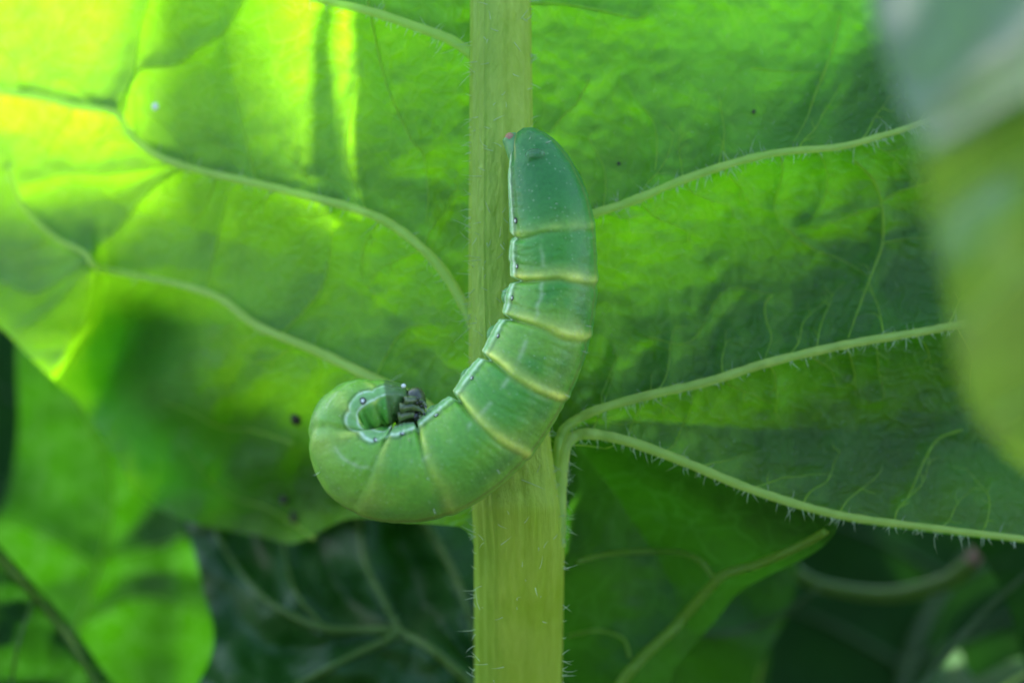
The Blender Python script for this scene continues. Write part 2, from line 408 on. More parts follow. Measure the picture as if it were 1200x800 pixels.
def blade_base(px, py):
    L = np.clip((590 - px) / 590, 0, 2); R = np.clip((px - 620) / 580, 0, 2)
    Y = 0.16 + 1.8 * L ** 1.5 + 0.1 * R + .85 * np.clip((py - 200) / 300, -1.6, .7) * np.clip(L, 0, 1)
    Y = Y + 0.9 * sstep(430, 640, py) * sstep(520, 380, px) + .25 * sstep(420, 330, px) * sstep(420, 520, py)
    # the folded lobe at the left margin: stands forward of the blade behind it
    edge = np.interp(py, [290, 330, 380, 447], [112, 112, 104, 62])
    Y = Y - 0.38 * sstep(edge + 16, edge - 6, px) * sstep(235, 370, py) * (px < 200)
    Y = Y + .55 * np.exp(-((px - edge - 60) / 60) ** 2) * sstep(310, 380, py) * sstep(540, 450, py) * (px < 330)
    return Y

def blade_relief(px, py):
    d = np.full(px.shape, 1e9)
    for c in LATc: d = np.minimum(d, poly_dist(px, py, c)[0])
    d = np.minimum(d, np.abs(px - 595))
    out = (.14 + .04 * sstep(420, 600, px) + .16 * sstep(700, 950, px)) * (1 - np.exp(-(d / 55) ** 1.5))
    m = np.full(px.shape, 1e9)
    for c in MINc: m = np.minimum(m, poly_dist(px, py, c)[0])
    out += .05 * (1 - np.exp(-(m / 14) ** 1.4))
    rr = sstep(250, 620, px); out += (.03 + .07 * rr) * fbm(px, py, 120, 0, 2) * (1 - np.exp(-(d / 40) ** 2)) + (.012 + .03 * rr) * fbm(px, py, 26, 3, 3) * (1 - np.exp(-(d / 10) ** 2))
    out -= .035 * np.exp(-(d / 8) ** 2)
    out += .30 * fbm(px * .8 + py * .5, py * .5 - px * .4, 48, 4, 2) * sstep(460, 380, px) * sstep(370, 450, py)
    m2 = np.full(px.shape, 1e9)
    for c in TINc:
        near = (px > c[:, 0].min() - 30) & (px < c[:, 0].max() + 30) & (py > c[:, 1].min() - 30) & (py < c[:, 1].max() + 30)
        if near.any(): m2[near] = np.minimum(m2[near], poly_dist(px[near], py[near], c)[0])
    out += (.012 + .02 * rr) * (1 - np.exp(-(m2 / 9) ** 1.4))
    return out
def blade_Y(px, py):
    px = np.asarray(px, float); py = np.asarray(py, float)
    return blade_base(px, py) + blade_relief(px, py)

leaf = thing('leaf', 'large hairy green leaf seen from below, its pale midrib upright behind the caterpillar', 'leaf', (0, .1, -9))
left_out = [(575, -330), (575, 200), (572, 622), (540, 617), (480, 612), (430, 607), (398, 611), (346, 636), (300, 627), (240, 616), (196, 601), (160, 578), (140, 545), (116, 505), (92, 472), (66, 448), (32, 416), (0, 384), (-70, 330), (-190, 270), (-250, 0), (-190, -200), (100, -330), (400, -360)]
right_out = [(575, -330), (800, -360), (1100, -310), (1330, -150), (1420, 150), (1400, 450), (1330, 640), (1280, 646), (1200, 636), (1100, 625), (1000, 612), (940, 598), (870, 575), (800, 546), (740, 524), (700, 514), (676, 515), (640, 560), (600, 640), (575, 640), (575, 200)]
for o_ in (left_out, right_out):
    V, F = sheet(o_, 3.5, blade_Y, 6)
    mesh_obj('blade', V, F, M['blade'], leaf)

def fold_Y(px, py):
    px = np.asarray(px, float); py = np.asarray(py, float)
    d = poly_dist(px, py, LATc[5])[0]
    Y = 0.35 + 1.5 * (1 - np.exp(-d / 110)) + .12 * fbm(px, py, 70, 2, 3)
    Y += .25 * (1 - np.exp(-(poly_dist(px, py, FV[0])[0] / 40) ** 1.5)) - .2
    return Y
FV = [crom(v, 8) for v in ([(968, 622), (940, 638), (890, 660), (850, 672), (828, 692), (790, 735), (755, 768), (728, 800), (700, 850)],
                           [(676, 658), (705, 650), (740, 646), (792, 646), (820, 656), (836, 676)],
                           [(665, 745), (700, 738), (730, 748), (738, 770)])]
fold_out = [(610, 540), (662, 516), (700, 512), (760, 524), (870, 572), (960, 604), (982, 616), (958, 645), (905, 672), (866, 694), (838, 728), (800, 770), (778, 812), (756, 880), (610, 880)]
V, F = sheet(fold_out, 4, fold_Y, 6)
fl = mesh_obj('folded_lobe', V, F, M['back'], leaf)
for k, c in enumerate(FV):
    r = np.linspace((5, 3, 2)[k], (7, 3.5, 2)[k], len(c)) / 150
    V, F = tube(at(c[:, 0], c[:, 1], fold_Y(c[:, 0], c[:, 1]) - .02), r, 8)
    mesh_obj('minor_vein', V, F, M['lobevein'], fl)

# midrib: an angular, ridged stalk widening downwards
sy = np.linspace(-340, 1100, 145)
cx = np.interp(sy, [-340, 0, 300, 520, 640, 800, 1100], [586, 587, 588, 598, 609, 607.5, 606])
hw = np.interp(sy, [-340, 0, 300, 520, 640, 800, 1100], [27, 35, 38, 47, 52.5, 53, 54])
prof = crom([(-1, .15), (-.93, -.25), (-.62, -.58), (-.46, -.72), (0, -.80), (.5, -.72), (.86, -.48), (1, 0), (.85, .5), (0, .7), (-.85, .55)], 6, True)
flute = 1 + .022 * np.sin(np.arange(len(prof)) * 1.37) + .012 * np.sin(np.arange(len(prof)) * 2.1) + .01 * rng.standard_normal(len(prof))
V = []
for y_, c_, w_ in zip(sy, cx, hw):
    ww = w_ / 150
    base = at(c_, y_, .08 + 2.0 * max(0, (y_ - 590) / 460) ** 1.15)
    q = np.zeros((len(prof), 3)); q[:, 0] = prof[:, 0] * flute * ww * 1; q[:, 1] = prof[:, 1] * flute * ww * .85
    V.append(base + q)
V = np.vstack(V); n = len(prof); F = []
for i in range(len(sy) - 1):
    for k in range(n):
        k2 = (k + 1) % n; F.append((i * n + k, i * n + k2, (i + 1) * n + k2, (i + 1) * n + k))
F += [tuple(range(n))[::-1], tuple((len(sy) - 1) * n + k for k in range(n))]
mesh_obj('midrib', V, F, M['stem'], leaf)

HAIRS_V, HAIRS_F = [], []
def hair(p, d, L, bend, r=.0033):
    """one thin curved three-sided hair from plan point p"""
    d = d / np.linalg.norm(d); s = np.cross(d, [.3, .8, .5]); s /= np.linalg.norm(s); u = np.cross(d, s)
    b0 = len(HAIRS_V)
    for t, rr in ((0, 1), (.35, .8), (.7, .55)):
        c = p + d * L * t + bend * L * t * t
        for k in range(3):
            a = k * 2.094; HAIRS_V.append(c + r * rr * (math.cos(a) * s + math.sin(a) * u))
    HAIRS_V.append(p + d * L + bend * L)
    for q in (0, 3):
        for k in range(3):
            k2 = (k + 1) % 3; HAIRS_F.append((b0 + q + k, b0 + q + k2, b0 + q + 3 + k2, b0 + q + 3 + k))
    for k in range(3): HAIRS_F.append((b0 + 6 + k, b0 + 6 + (k + 1) % 3, b0 + 9))

for (pts, r0, r1, hb, ha), c in zip(LAT, LATc):
    n = len(c); t = np.linspace(0, 1, n)
    r = (r0 + (r1 - r0) * t ** .8) / 150 * (1 + .05 * rng.standard_normal(n))
    r[-1] *= .4
    P = at(c[:, 0], c[:, 1], blade_Y(c[:, 0], c[:, 1]) - .25 * r)
    V, F = tube(P, r, 11, 1, True); mesh_obj('lateral_vein', V, F, M['vein'], leaf)
    seg = np.diff(c, axis=0); Ls = np.hypot(*seg.T); tot = Ls.sum(); cum = np.r_[0, np.cumsum(Ls)]
    for side, dens in ((1, hb), (-1, ha)):
        for _ in range(int(tot / 100 * dens * .7)):
            s_ = rng.random() * tot; i = min(np.searchsorted(cum, s_) - 1, len(seg) - 1); i = max(i, 0)
            f = (s_ - cum[i]) / Ls[i]; T = seg[i] / Ls[i]
            N = np.array([-T[1], T[0]]); N = N if N[1] > 0 else -N; N = N * side
            p = P[i] * (1 - f) + P[i + 1] * f
            d = np.array([N[0] + .5 * rng.normal() * T[0], -.5 + .5 * rng.normal(), -(N[1] + .5 * rng.normal() * T[1])])
            hair(p + .8 * r[i] * np.array([N[0], -.3, -N[1]]), d, rng.gamma(4, .0145) + .015, rng.normal(0, .30, 3))
for (pts, r0), c in zip(MINOR + TINY, MINc + TINc):
    n = len(c); t = np.linspace(0, 1, n); r = r0 / 150 * (1 - .72 * t) * (1 + .08 * rng.standard_normal(n))
    V, F = tube(at(c[:, 0], c[:, 1], blade_Y(c[:, 0], c[:, 1]) + .1 * r), r * .85, 7, 1, True)
    mesh_obj('minor_vein', V, F, M['minor'], leaf)
# hairs down both flanks of the midrib and sparsely over its face
for _ in range(330):
    y_ = rng.uniform(-60, 860); c_ = np.interp(y_, sy, cx); w_ = np.interp(y_, sy, hw)
    u = rng.random(); side = -1 if rng.random() < .5 else 1
    if u < .62:
        p = at(c_ + side * w_ * .97, y_, .04); d = np.array([side, -.3 + .5 * rng.normal(), .5 * rng.normal()])
    else:
        k = rng.uniform(-.9, .9); p = at(c_ + k * w_, y_, .08) + np.array([0, -.78 * .85 * w_ / 150 * (1 - .3 * k * k), 0])
        d = np.array([k + .6 * rng.normal(), -.5, .8 * rng.normal()])
    hair(p, d, rng.gamma(4, .016) + .02, rng.normal(0, .3, 3))
for _ in range(520):
    px_, py_ = rng.uniform(640, 1110), rng.uniform(10, 600)
    if py_ > np.interp(px_, [640, 700, 1200], [480, 505, 628]): continue
    hair(at(px_, py_, float(blade_Y(np.array([px_]), np.array([py_]))[0])), np.array([rng.normal(0, .5), -.8, rng.normal(.2, .5)]), rng.uniform(.018, .045), rng.normal(0, .3, 3), .0022)
mesh_obj('hairs', np.array(HAIRS_V), HAIRS_F, M['hair'], leaf, kind='stuff')

# ------------------------------------------------------------------ the caterpillar
# px, py, radius px, depth, angle of the side stripe (deg: 0 = inner side, 90 = facing the lens)
SPN = [(609, 153, 5, -.42, 14), (614, 160, 17, -.42, 14), (626, 182, 32, -.44, 15), (638, 218, 43.5, -.47, 16), (647, 264, 49.5, -.50, 18), (650.5, 310, 50, -.52, 18),
       (648, 350, 51.5, -.53, 18), (636, 398, 54.5, -.54, 18), (609, 452, 57, -.56, 18), (570, 505, 58.5, -.60, 17), (520, 544, 58, -.63, 18),
       (467, 556, 57, -.64, 25), (424, 541, 54.5, -.64, 40), (404, 508, 43, -.64, 62), (412, 483, 37, -.65, 88), (434, 475, 31.5, -.64, 110),
       (456, 471, 26, -.62, 122), (470, 471, 21, -.60, 125), (478, 472, 12, -.60, 125), (481, 472, 4, -.60, 125)]
SB = [(643, 272, .35), (650, 328, 1.0), (645, 384, 1.0), (614, 443, 1.05), (574, 500, .9), (507, 549, .6), (441, 549, .5), (404, 510, .6), (412, 484, .5), (440, 474, .4), (460, 471, .3)]
SS = crom(SPN, 60); seg = np.hypot(*np.diff(SS[:, :2], axis=0).T); s_arc = np.r_[0, np.cumsum(seg)]
NS, NA = 760, 176
s = np.linspace(0, s_arc[-1], NS)
cxp, cyp, rad, dep, stp = [np.interp(s, s_arc, SS[:, k]) for k in range(5)]
ker = np.ones(15) / 15
smooth_ = lambda a: np.convolve(np.pad(a, 7, 'edge'), ker, 'valid')
tx = smooth_(np.gradient(cxp, s)); ty = smooth_(np.gradient(cyp, s)); l = np.hypot(tx, ty); tx /= l; ty /= l
Nx, Ny = -ty, tx                                 # inner side, picture axes (y down)
sb = []
for x_, y_, k_ in SB:
    i = np.argmin(np.hypot(cxp - x_, cyp - y_)); sb.append((s[i], k_))
A = np.linspace(0, 2 * math.pi, NA, endpoint=False)
S_, A_ = np.meshgrid(s, A, indexing='ij')
# ring lines are bowed: they lean towards the tail on the outer side
crease = np.zeros_like(S_); ring = np.zeros_like(S_); halo = np.zeros_like(S_)
inn = .5 + .5 * np.cos(A_)
wob = 1.6 * np.sin(3 * A_ + S_ / 60) - 5 * np.sin(A_) ** 2 * sstep(150, 260, S_) + 3 * fbm(A_ * 30, S_ * .3, 20, 2, 2)
for q, k_ in sb:
    d = S_ - q + wob
    crease += np.exp(-((d - 2.2) / 3.2) ** 2) * (.02 + .045 * sstep(540, 590, S_) + .16 * inn ** 4) * min(1.2, k_ + .2)
    crease -= .022 * np.exp(-((d + 5) / 5) ** 2) * k_
    ring += k_ * np.exp(-((d + 4.2) / 4.4) ** 2); halo += k_ * np.exp(-((d + 8) / 9) ** 2) * (d < 6)
    for off, am in ((14, .008), (25, .005), (37, .009)): crease += am * np.exp(-((d - off + 3 * np.sin(4 * A_)) / 3) ** 2) * (.5 + inn)
seglen = np.zeros_like(S_)
qs = np.array([0] + [q for q, _ in sb] + [s[-1]])
for a_, b_ in zip(qs[:-1], qs[1:]):
    m_ = (S_ >= a_) & (S_ < b_); u = (S_ - a_) / max(b_ - a_, 1e-6); seglen = np.where(m_, np.sin(np.pi * u) ** .8, seglen)
stripe_mid = stp[:, None] + 7 * (seglen - .6) * sstep(480, 560, S_)
dA = (np.degrees(A_) - stripe_mid + 180) % 360 - 180
Rr = rad[:, None] * (1 - crease + .085 * seglen * inn ** 3 * sstep(90, 150, S_))
Rr = Rr + .9 * np.exp(-(dA / 11) ** 2) - .6 * np.exp(-((dA - 15) / 5) ** 2)
Rr = Rr + .8 * fbm(S_, A_ * 50, 14, 4, 3) + .6 * fbm(S_ * 2.2, A_ * 30, 12, 2, 2) + 1.0 * fbm(S_, A_ * 50, 45, 1, 2)
Rr = Rr - 2.6 * (.5 + .5 * np.sin((S_ + 16 * np.sin(A_)) / 2.6)) ** 4 * sstep(-14, -34, dA) * sstep(-120, -80, dA) * sstep(560, 590, S_)
# the small wet dimple on the tail plate
dimp = np.exp(-(((S_ - 34) / 5) ** 2 + ((np.degrees(A_) - 84) / 14) ** 2))
Rr = Rr + 4.0 * dimp - 3.0 * np.exp(-(((S_ - 30) / 5) ** 2 + ((np.degrees(A_) - 108) / 10) ** 2))
X = cxp[:, None] + Rr * np.cos(A_) * Nx[:, None]; Yp = cyp[:, None] + Rr * np.cos(A_) * Ny[:, None]
D = dep[:, None] - Rr / 150 * .94 * np.sin(A_)
Vb = at(X, Yp, D).reshape(-1, 3)
idx = np.arange(NS * NA).reshape(NS, NA); k2 = np.roll(idx, -1, 1)
Fb = np.stack([idx[:-1].ravel(), k2[:-1].ravel(), k2[1:].ravel(), idx[1:].ravel()], 1).tolist()
Fb += [idx[0].tolist(), idx[-1][::-1].tolist()]
# skin pigment
def mixc(a, b, t): return a * (1 - t[..., None]) + np.asarray(b) * t[..., None]
col = np.broadcast_to(np.array((.068, .29, .032)), S_.shape + (3,)).copy()
cloud = fbm(S_, A_ * 52, 40, 5, 4) + .12 + .12 * sstep(420, 520, S_)
warm = sstep(-.05, .4, cloud) * sstep(110, 260, S_)
col = mixc(col, (.24, .45, .045), .7 * warm)
col = mixc(col, (.20, .45, .05), .6 * sstep(260, 440, S_))
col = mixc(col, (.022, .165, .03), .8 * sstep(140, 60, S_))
dors = np.abs((np.degrees(A_) - stp[:, None] * .55 - 150 + 180) % 360 - 180)
col = mixc(col, (.17, .22, .05), .75 * np.exp(-(dors / 3.2) ** 2))
col = mixc(col, (.06, .19, .06), .5 * np.exp(-((dors - 24) / 14) ** 2) * (.6 + fbm(S_, A_ * 50, 22, 3, 2)).clip(0, 1))
sub = np.abs(dA - 55 + 2.5 * fbm(S_, A_ * 0, 12, 6, 2))
col = mixc(col, (.42, .56, .28), .6 * np.exp(-(sub / 2.6) ** 2) * sstep(-.18, .18, fbm(S_, A_ * 9, 16, 1, 3)) * sstep(100, 180, S_))
col = mixc(col, (.36, .48, .09), np.clip(.55 * halo, 0, 1) * sstep(172, 120, np.degrees(A_)))
ring = ring * (1 - sstep(425, 470, S_) * sstep(32, 58, dA) * .8)
col = mixc(col, (.74, .82, .15), np.clip(1.0 * ring, 0, 1) * sstep(178, 150, np.degrees(A_)) * (.75 + fbm(S_, A_ * 60, 30, 2, 2)).clip(0, 1))
wst = np.interp(S_, [0, 60, 420, 560, 640, 690], [5, 5, 7, 11, 12, 12.5]) * (.8 + .3 * seglen)
bodyst = sstep(wst + 2, wst - 1, np.abs(dA))
col = mixc(col, (.25, .50, .17), .85 * bodyst)
edge = np.exp(-((np.abs(dA) - wst) / 2.6) ** 2) * (.75 + fbm(S_, A_ * 40, 9, 0, 3)).clip(0, 1)
col = mixc(col, (.72, .86, .62), np.clip(.9 * edge, 0, 1))
col = mixc(col, (.03, .10, .03), .55 * np.exp(-((dA - wst - 6) / 2.2) ** 2))
col = mixc(col, (.34, .36, .10), .7 * np.exp(-((dA - 26) / 4) ** 2) * sstep(34, 18, S_))
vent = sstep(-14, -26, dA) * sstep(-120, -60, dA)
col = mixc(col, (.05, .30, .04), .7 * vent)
col = mixc(col, (.09, .17, .05), .85 * sstep(s[-1] - 30, s[-1] - 27, S_))
cat = thing('caterpillar', 'plump green caterpillar with yellow rings, curled at its head end, clinging to the midrib', 'caterpillar', (0.1, -.2, 0))
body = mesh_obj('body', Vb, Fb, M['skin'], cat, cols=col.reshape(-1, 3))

def blob(c, r, n=14, m=9, warp=None):
    """closed ellipsoid, plan centre c and radii r"""
    th = np.linspace(0, math.pi, m + 1); ph = np.linspace(0, 2 * math.pi, n, endpoint=False)
    V = []
    for t in th[1:-1]:
        for p in ph: V.append((math.sin(t) * math.cos(p), math.sin(t) * math.sin(p), math.cos(t)))
    V = np.array([(0, 0, 1)] + V + [(0, 0, -1)])
    if warp is not None: V = warp(V)
    F = []
    for k in range(n): F.append((0, 1 + k, 1 + (k + 1) % n))
    for i in range(m - 2):
        for k in range(n): F.append((1 + i * n + k, 1 + (i + 1) * n + k, 1 + (i + 1) * n + (k + 1) % n, 1 + i * n + (k + 1) % n))
    L = len(V) - 1; b = 1 + (m - 2) * n
    for k in range(n): F.append((b + (k + 1) % n, b + k, L))
    return V * np.asarray(r) + np.asarray(c), F

def skin_at(s0, a0):
    """plan point on the body surface + outward direction"""
    i = int(np.clip(round(s0 / s[-1] * (NS - 1)), 0, NS - 1)); j = int(round((a0 % 360) / 360 * NA)) % NA
    p = Vb[i * NA + j]; c = at(cxp[i], cyp[i], dep[i]); d = p - c
    return p, d / np.linalg.norm(d), i
mids = [(qs[i] + qs[i + 1]) / 2 for i in range(len(qs) - 1)]
spir = [(62 + 44, 2), (mids[1] + 12, 0), (mids[2] + 2, 0), (mids[3], 0), (mids[4], 0), (mids[5], 0), (mids[6], 0), (mids[7], 0), (mids[9] + 2, 1)]
for s0, big in spir:
    i = int(np.clip(round(s0 / s[-1] * (NS - 1)), 0, NS - 1))
    a0 = stp[i] + (13 if big != 1 else -1)
    p, d, _ = skin_at(s0, a0)
    r = (.026, .028, .026)[big] if big else .019
    def flat(V, d=d):                      # flatten the bead along the skin's outward direction
        return V - .72 * (V @ d)[:, None] * d
    V, F = blob(p, (r, r, r), 12, 8, flat); o = mesh_obj('spiracle', V, F, M['rim'], cat)
    V, F = blob(p + d * r * .14, (r * .6,) * 3, 10, 7, flat); mesh_obj('spiracle_centre', V, F, M['white'], o)

# head: a glossy capsule tucked into the coil, with jaws, eyes and three pairs of true legs
def headwarp(V):
    V = V.copy(); V[:, 0] *= 1 + .18 * V[:, 2]
    g = np.exp(-(V[:, 1] / .3) ** 2) * (V[:, 2] > 0); return V * (1 - .10 * g)[:, None]
hc = at(487, 471, -.61)
V, F = blob(hc, (.085, .11, .125), 28, 18, headwarp); head = mesh_obj('head', V, F, M['head'], cat)
for q, (dx, dz) in enumerate(((492, 484), (488, 488))):
    V, F = blob(at(dx, dz, -.66 - .03 * q), (.028, .035, .04), 12, 8); mesh_obj('mandible', V, F, M['claw'], head)
for ex, ey in ((490, 467), (493, 471), (494, 476), (489, 472)):
    V, F = blob(at(ex, ey, -.735), (.012, .012, .012), 8, 6); mesh_obj('eye', V, F, M['claw'], head)
V, F = blob(at(473, 452, -.72), (.018, .014, .016), 8, 6); mesh_obj('wart', V, F, M['white'], cat)
for (x0, y0, x1, y1, yy) in ((468, 478, 497, 481, -.75), (466, 488, 495, 489, -.73), (474, 470, 499, 473, -.74), (466, 494, 488, 496, -.64), (470, 474, 494, 484, -.52), (466, 486, 490, 490, -.50)):
    c = crom([(x0, y0), ((x0 + x1) / 2, (y0 + y1) / 2 - 3), (x1 - 3, y1 - 1), (x1, y1 + 3)], 6)
    t = np.linspace(0, 1, len(c)); P = at(c[:, 0], c[:, 1], yy + .04 * np.sin(t * 3))
    V, F = tube(P, .039 * (1 - .72 * t), 12); lg = mesh_obj('true_leg', V, F, M['leg'], cat)
    V, F = tube(np.array([P[-1], P[-1] + (P[-1] - P[-3]) * .8 + np.array([0, 0, -.012])]), np.array([.012, .003]), 6); mesh_obj('claw', V, F, M['claw'], lg)
# clasping prolegs on the inner side, and the reddish pair at the tail
for q in (2, 3, 4, 5):
    for a_ in (322, 292):
        p, d, i = skin_at(mids[q], a_)
        e = p + d * .05
        V, F = tube(crom([p - d * .14, p - d * .04, e], 6), np.linspace(.12, .08, 13), 12)
        pl = mesh_obj('proleg', V, F, M['proleg'], cat)
        V, F = blob(e, (.08, .05, .08), 12, 8); mesh_obj('foot_pad', V, F, M['proleg'], pl)
for yy, xx in ((-.40, 0), (-.30, 4)):
    c = crom([(612 + xx, 186), (604 + xx, 174), (598 + xx, 165), (596 + xx, 160)], 6)
    V, F = tube(at(c[:, 0], c[:, 1], np.linspace(-.42, yy, len(c))), np.array(np.interp(np.linspace(0, 1, len(c)), [0, .6, .85, 1], [.10, .06, .055, .025])), 14)
    pl = mesh_obj('anal_proleg', V, F, M['proleg'], cat)
    V, F = blob(at(597.5 + xx, 163, yy - .02), (.042, .045, .05), 14, 10); mesh_obj('foot_pad', V, F, M['redleg'], pl)
# short bristles
for _ in range(18):
    p, d, _i = skin_at(rng.uniform(8, s[-1] - 30), rng.uniform(5, 175))
    V, F = tube(np.array([p - d * .005, p + d * .03, p + d * .055 + rng.normal(0, .006, 3)]), np.array([.0032, .0026, .0008]), 4)
    mesh_obj('bristle', V, F, M['seta'], cat)

# ------------------------------------------------------------------ specks on the leaf
def speck(px, py, r, label, seed, Yf=blade_Y):
    g = np.random.default_rng(seed)
    V, F = blob((0, 0, 0), (1, .6, 1.15), 12, 8)
    V = V * (1 + .22 * g.standard_normal((len(V), 1)))
    k = r / 150; P = at(px, py, float(Yf(np.array([px]), np.array([py]))[0]) - .3 * k)
    o = mesh_obj('dirt_speck', V * k + P, F, M['dirt'])
    return top(o, label, 'speck', 'dark specks on the leaf')
speck(347, 490, 7, 'dark speck on the shaded blade left of the coiled caterpillar', 1)
speck(333, 584, 6, 'dark speck below left of the coil, upper of a close pair', 2)
speck(345, 606, 6, 'dark speck near the lower leaf edge, lower of a close pair', 3)
speck(883, 131, 2.2, 'tiny black speck above the upper right side vein', 4)
speck(725, 192, 2.0, 'tiny black speck right of the caterpillar tail', 5)

p, d, _i = skin_at(33, 92)
V, F = blob(p, (.075, .075, .045), 18, 12, lambda V: V - .6 * (V @ d)[:, None] * d)
top(mesh_obj('water_droplet', V, F, M['water']), 'tiny clear water droplet glinting on the tail end of the caterpillar', 'droplet')
V, F = blob(at(182, 125, float(blade_Y(np.array([182.]), np.array([125.]))[0]) - .02), (.028, .02, .032), 10, 7)
top(mesh_obj('white_speck', V, F, M['white']), 'single small white speck on the blade at the upper left', 'speck')

# ------------------------------------------------------------------ the other leaves
def leaf_thing(name, label, outline, Yf, mat, veins, vmat, sp=6, base=None, group='leaves around the caterpillar'):
    V, F = sheet(outline, sp, Yf, 6)
    b = base if base is not None else V[np.argmin(V[:, 2])]
    t = thing(name, label, 'leaf', b, group)
    mesh_obj('blade', V, F, mat, t)
    for k, (pts, r0, r1) in enumerate(veins):
        c = crom(pts, 8); r = np.linspace(r0, r1, len(c)) / 150
        V, F = tube(at(c[:, 0], c[:, 1], Yf(c[:, 0], c[:, 1]) - .5 * r), r, 8)
        mesh_obj('midrib' if k == 0 else 'side_vein', V, F, vmat, t)
    return t
def ridged(base, veins, h, w, nz, size, k):
    cs = [crom(v[0], 6) for v in veins]
    def f(px, py):
        px = np.asarray(px, float); py = np.asarray(py, float)
        d = np.full(px.shape, 1e9)
        for c in cs: d = np.minimum(d, poly_dist(px, py, c)[0])
        return base(px, py) + h * (1 - np.exp(-(d / w) ** 1.5)) + nz * fbm(px, py, size, k, 3)
    return f

# lower left: bright leaf lit through from behind
v = [([(60, 860), (90, 740), (120, 650), (130, 560), (90, 470), (60, 420)], 3, 1.5), ([(118, 655), (180, 640), (232, 625)], 2, 1), ([(95, 725), (170, 700), (240, 720)], 2, 1), ([(115, 665), (60, 630), (10, 610)], 2, 1)]
leaf_thing('leaf', 'bright sunlit leaf low at the left, glowing behind the big leaf', [(20, 432), (30, 380), (120, 380), (190, 470), (190, 560), (212, 604), (236, 610), (240, 645), (252, 700), (272, 760), (300, 860), (40, 880), (-60, 860), (-60, 720), (0, 598), (16, 545), (22, 490)],
           ridged(lambda px, py: 4.3 + .4 * (py - 600) / 200 - .4 * np.exp(-((px - 215) / 40) ** 2) + .4 * sstep(240, 300, px), v, .26, 42, .13, 100, 2), M['bright'], v, M['lobevein'], 6)
# bottom left corner
v = [([(-90, 560), (0, 655), (60, 722), (112, 800), (150, 880)], 6, 3.5), ([(40, 700), (20, 760), (10, 830)], 3, 2)]
leaf_thing('leaf', 'dark leaf with a long slanting midrib in the bottom left corner', [(-120, 520), (-60, 560), (0, 640), (66, 712), (118, 782), (170, 880), (-120, 900)],
           ridged(lambda px, py: 2.0 + .5 * (px - 0) / 120, v, .3, 40, .3, 80, 3), M['dim'], v, M['stalk'], 6)
# bottom centre
v = [([(620, 880), (540, 790), (470, 742), (380, 735), (310, 700), (262, 640), (240, 590)], 7, 3), ([(470, 742), (448, 700), (425, 650), (420, 590)], 5, 3), ([(470, 742), (405, 772), (340, 806), (280, 840)], 5, 3), ([(490, 600), (515, 640), (540, 690), (560, 760)], 5, 4), ([(380, 735), (345, 690), (330, 630)], 3, 2)]
leaf_thing('leaf', 'dark bluish puckered leaf under the coiled caterpillar at the bottom', [(215, 560), (300, 540), (420, 530), (560, 520), (640, 640), (660, 880), (400, 920), (210, 880), (250, 760), (236, 680)],
           ridged(lambda px, py: 2.3 - .9 * (py - 700) / 150 + .1 * np.sin(px / 40), v, .5, 40, .35, 70, 4), M['dark'], v, M['stalk'], 6)
# right lower leaves
v = [([(700, 880), (745, 790), (800, 746), (850, 742), (905, 725), (960, 690)], 6, 3)]
leaf_thing('leaf', 'dim green leaf just beyond the folded lobe right of the stalk', [(690, 640), (800, 600), (920, 610), (930, 700), (890, 780), (860, 870), (690, 880)],
           ridged(lambda px, py: 3.2 + 0 * px, v, .3, 40, .3, 80, 5), M['back'], v, M['dimvein'], 8)
v = [([(1000, 900), (1090, 790), (1150, 720), (1240, 640)], 6, 3)]
leaf_thing('leaf', 'dark leaf under the lowest side vein in the bottom right corner', [(1090, 560), (1150, 650), (1180, 705), (1205, 790), (1240, 880), (1380, 880), (1380, 560)],
           ridged(lambda px, py: 2.4 + 0 * px, v, .3, 40, .3, 80, 6), M['dim'], v, M['dimvein'], 8)
v = [([(1100, 900), (1150, 830), (1200, 790), (1260, 770)], 5, 3)]
leaf_thing('leaf', 'small glossy leaf tip at the bottom edge near the right corner', [(1075, 880), (1090, 800), (1108, 764), (1124, 762), (1140, 792), (1170, 780), (1210, 768), (1280, 780), (1290, 880)],
           ridged(lambda px, py: 3.4 + .02 * (780 - py), v, .4, 30, .5, 40, 7), M['back'], v, M['minor'], 5)
# stalks in the dim lower right
def stalk(label, pts, Y, r, tip=None):
    c = crom(pts, 8); P = at(c[:, 0], c[:, 1], np.linspace(Y[0], Y[1], len(c))); rr = np.interp(np.linspace(0, 1, len(c)), np.linspace(0, 1, len(r)), r) / 150
    t = thing('leaf_stalk', label, 'stalk', P[0], 'leaf stalks in the dim lower right')
    V, F = tube(P, rr, 12); mesh_obj('stalk', V, F, M['stalk'], t)
    if tip:
        k = int(len(c) * tip); V, F = tube(P[k:], rr[k:] * 1.06, 12); mesh_obj('tip', V, F, M['pink'], t)
stalk('blurred upright green stalk leaning right, low behind the big leaf', [(840, 1000), (868, 830), (885, 745), (908, 680), (930, 620), (960, 540)], (4.2, 4.2), [24, 20, 18, 14])
stalk('blurred arching stalk with a pinkish tip below the lowest side vein', [(905, 640), (930, 666), (965, 686), (1040, 696), (1100, 684), (1132, 664), (1150, 640)], (4.0, 3.6), [8, 9, 10, 12, 13, 8], .86)
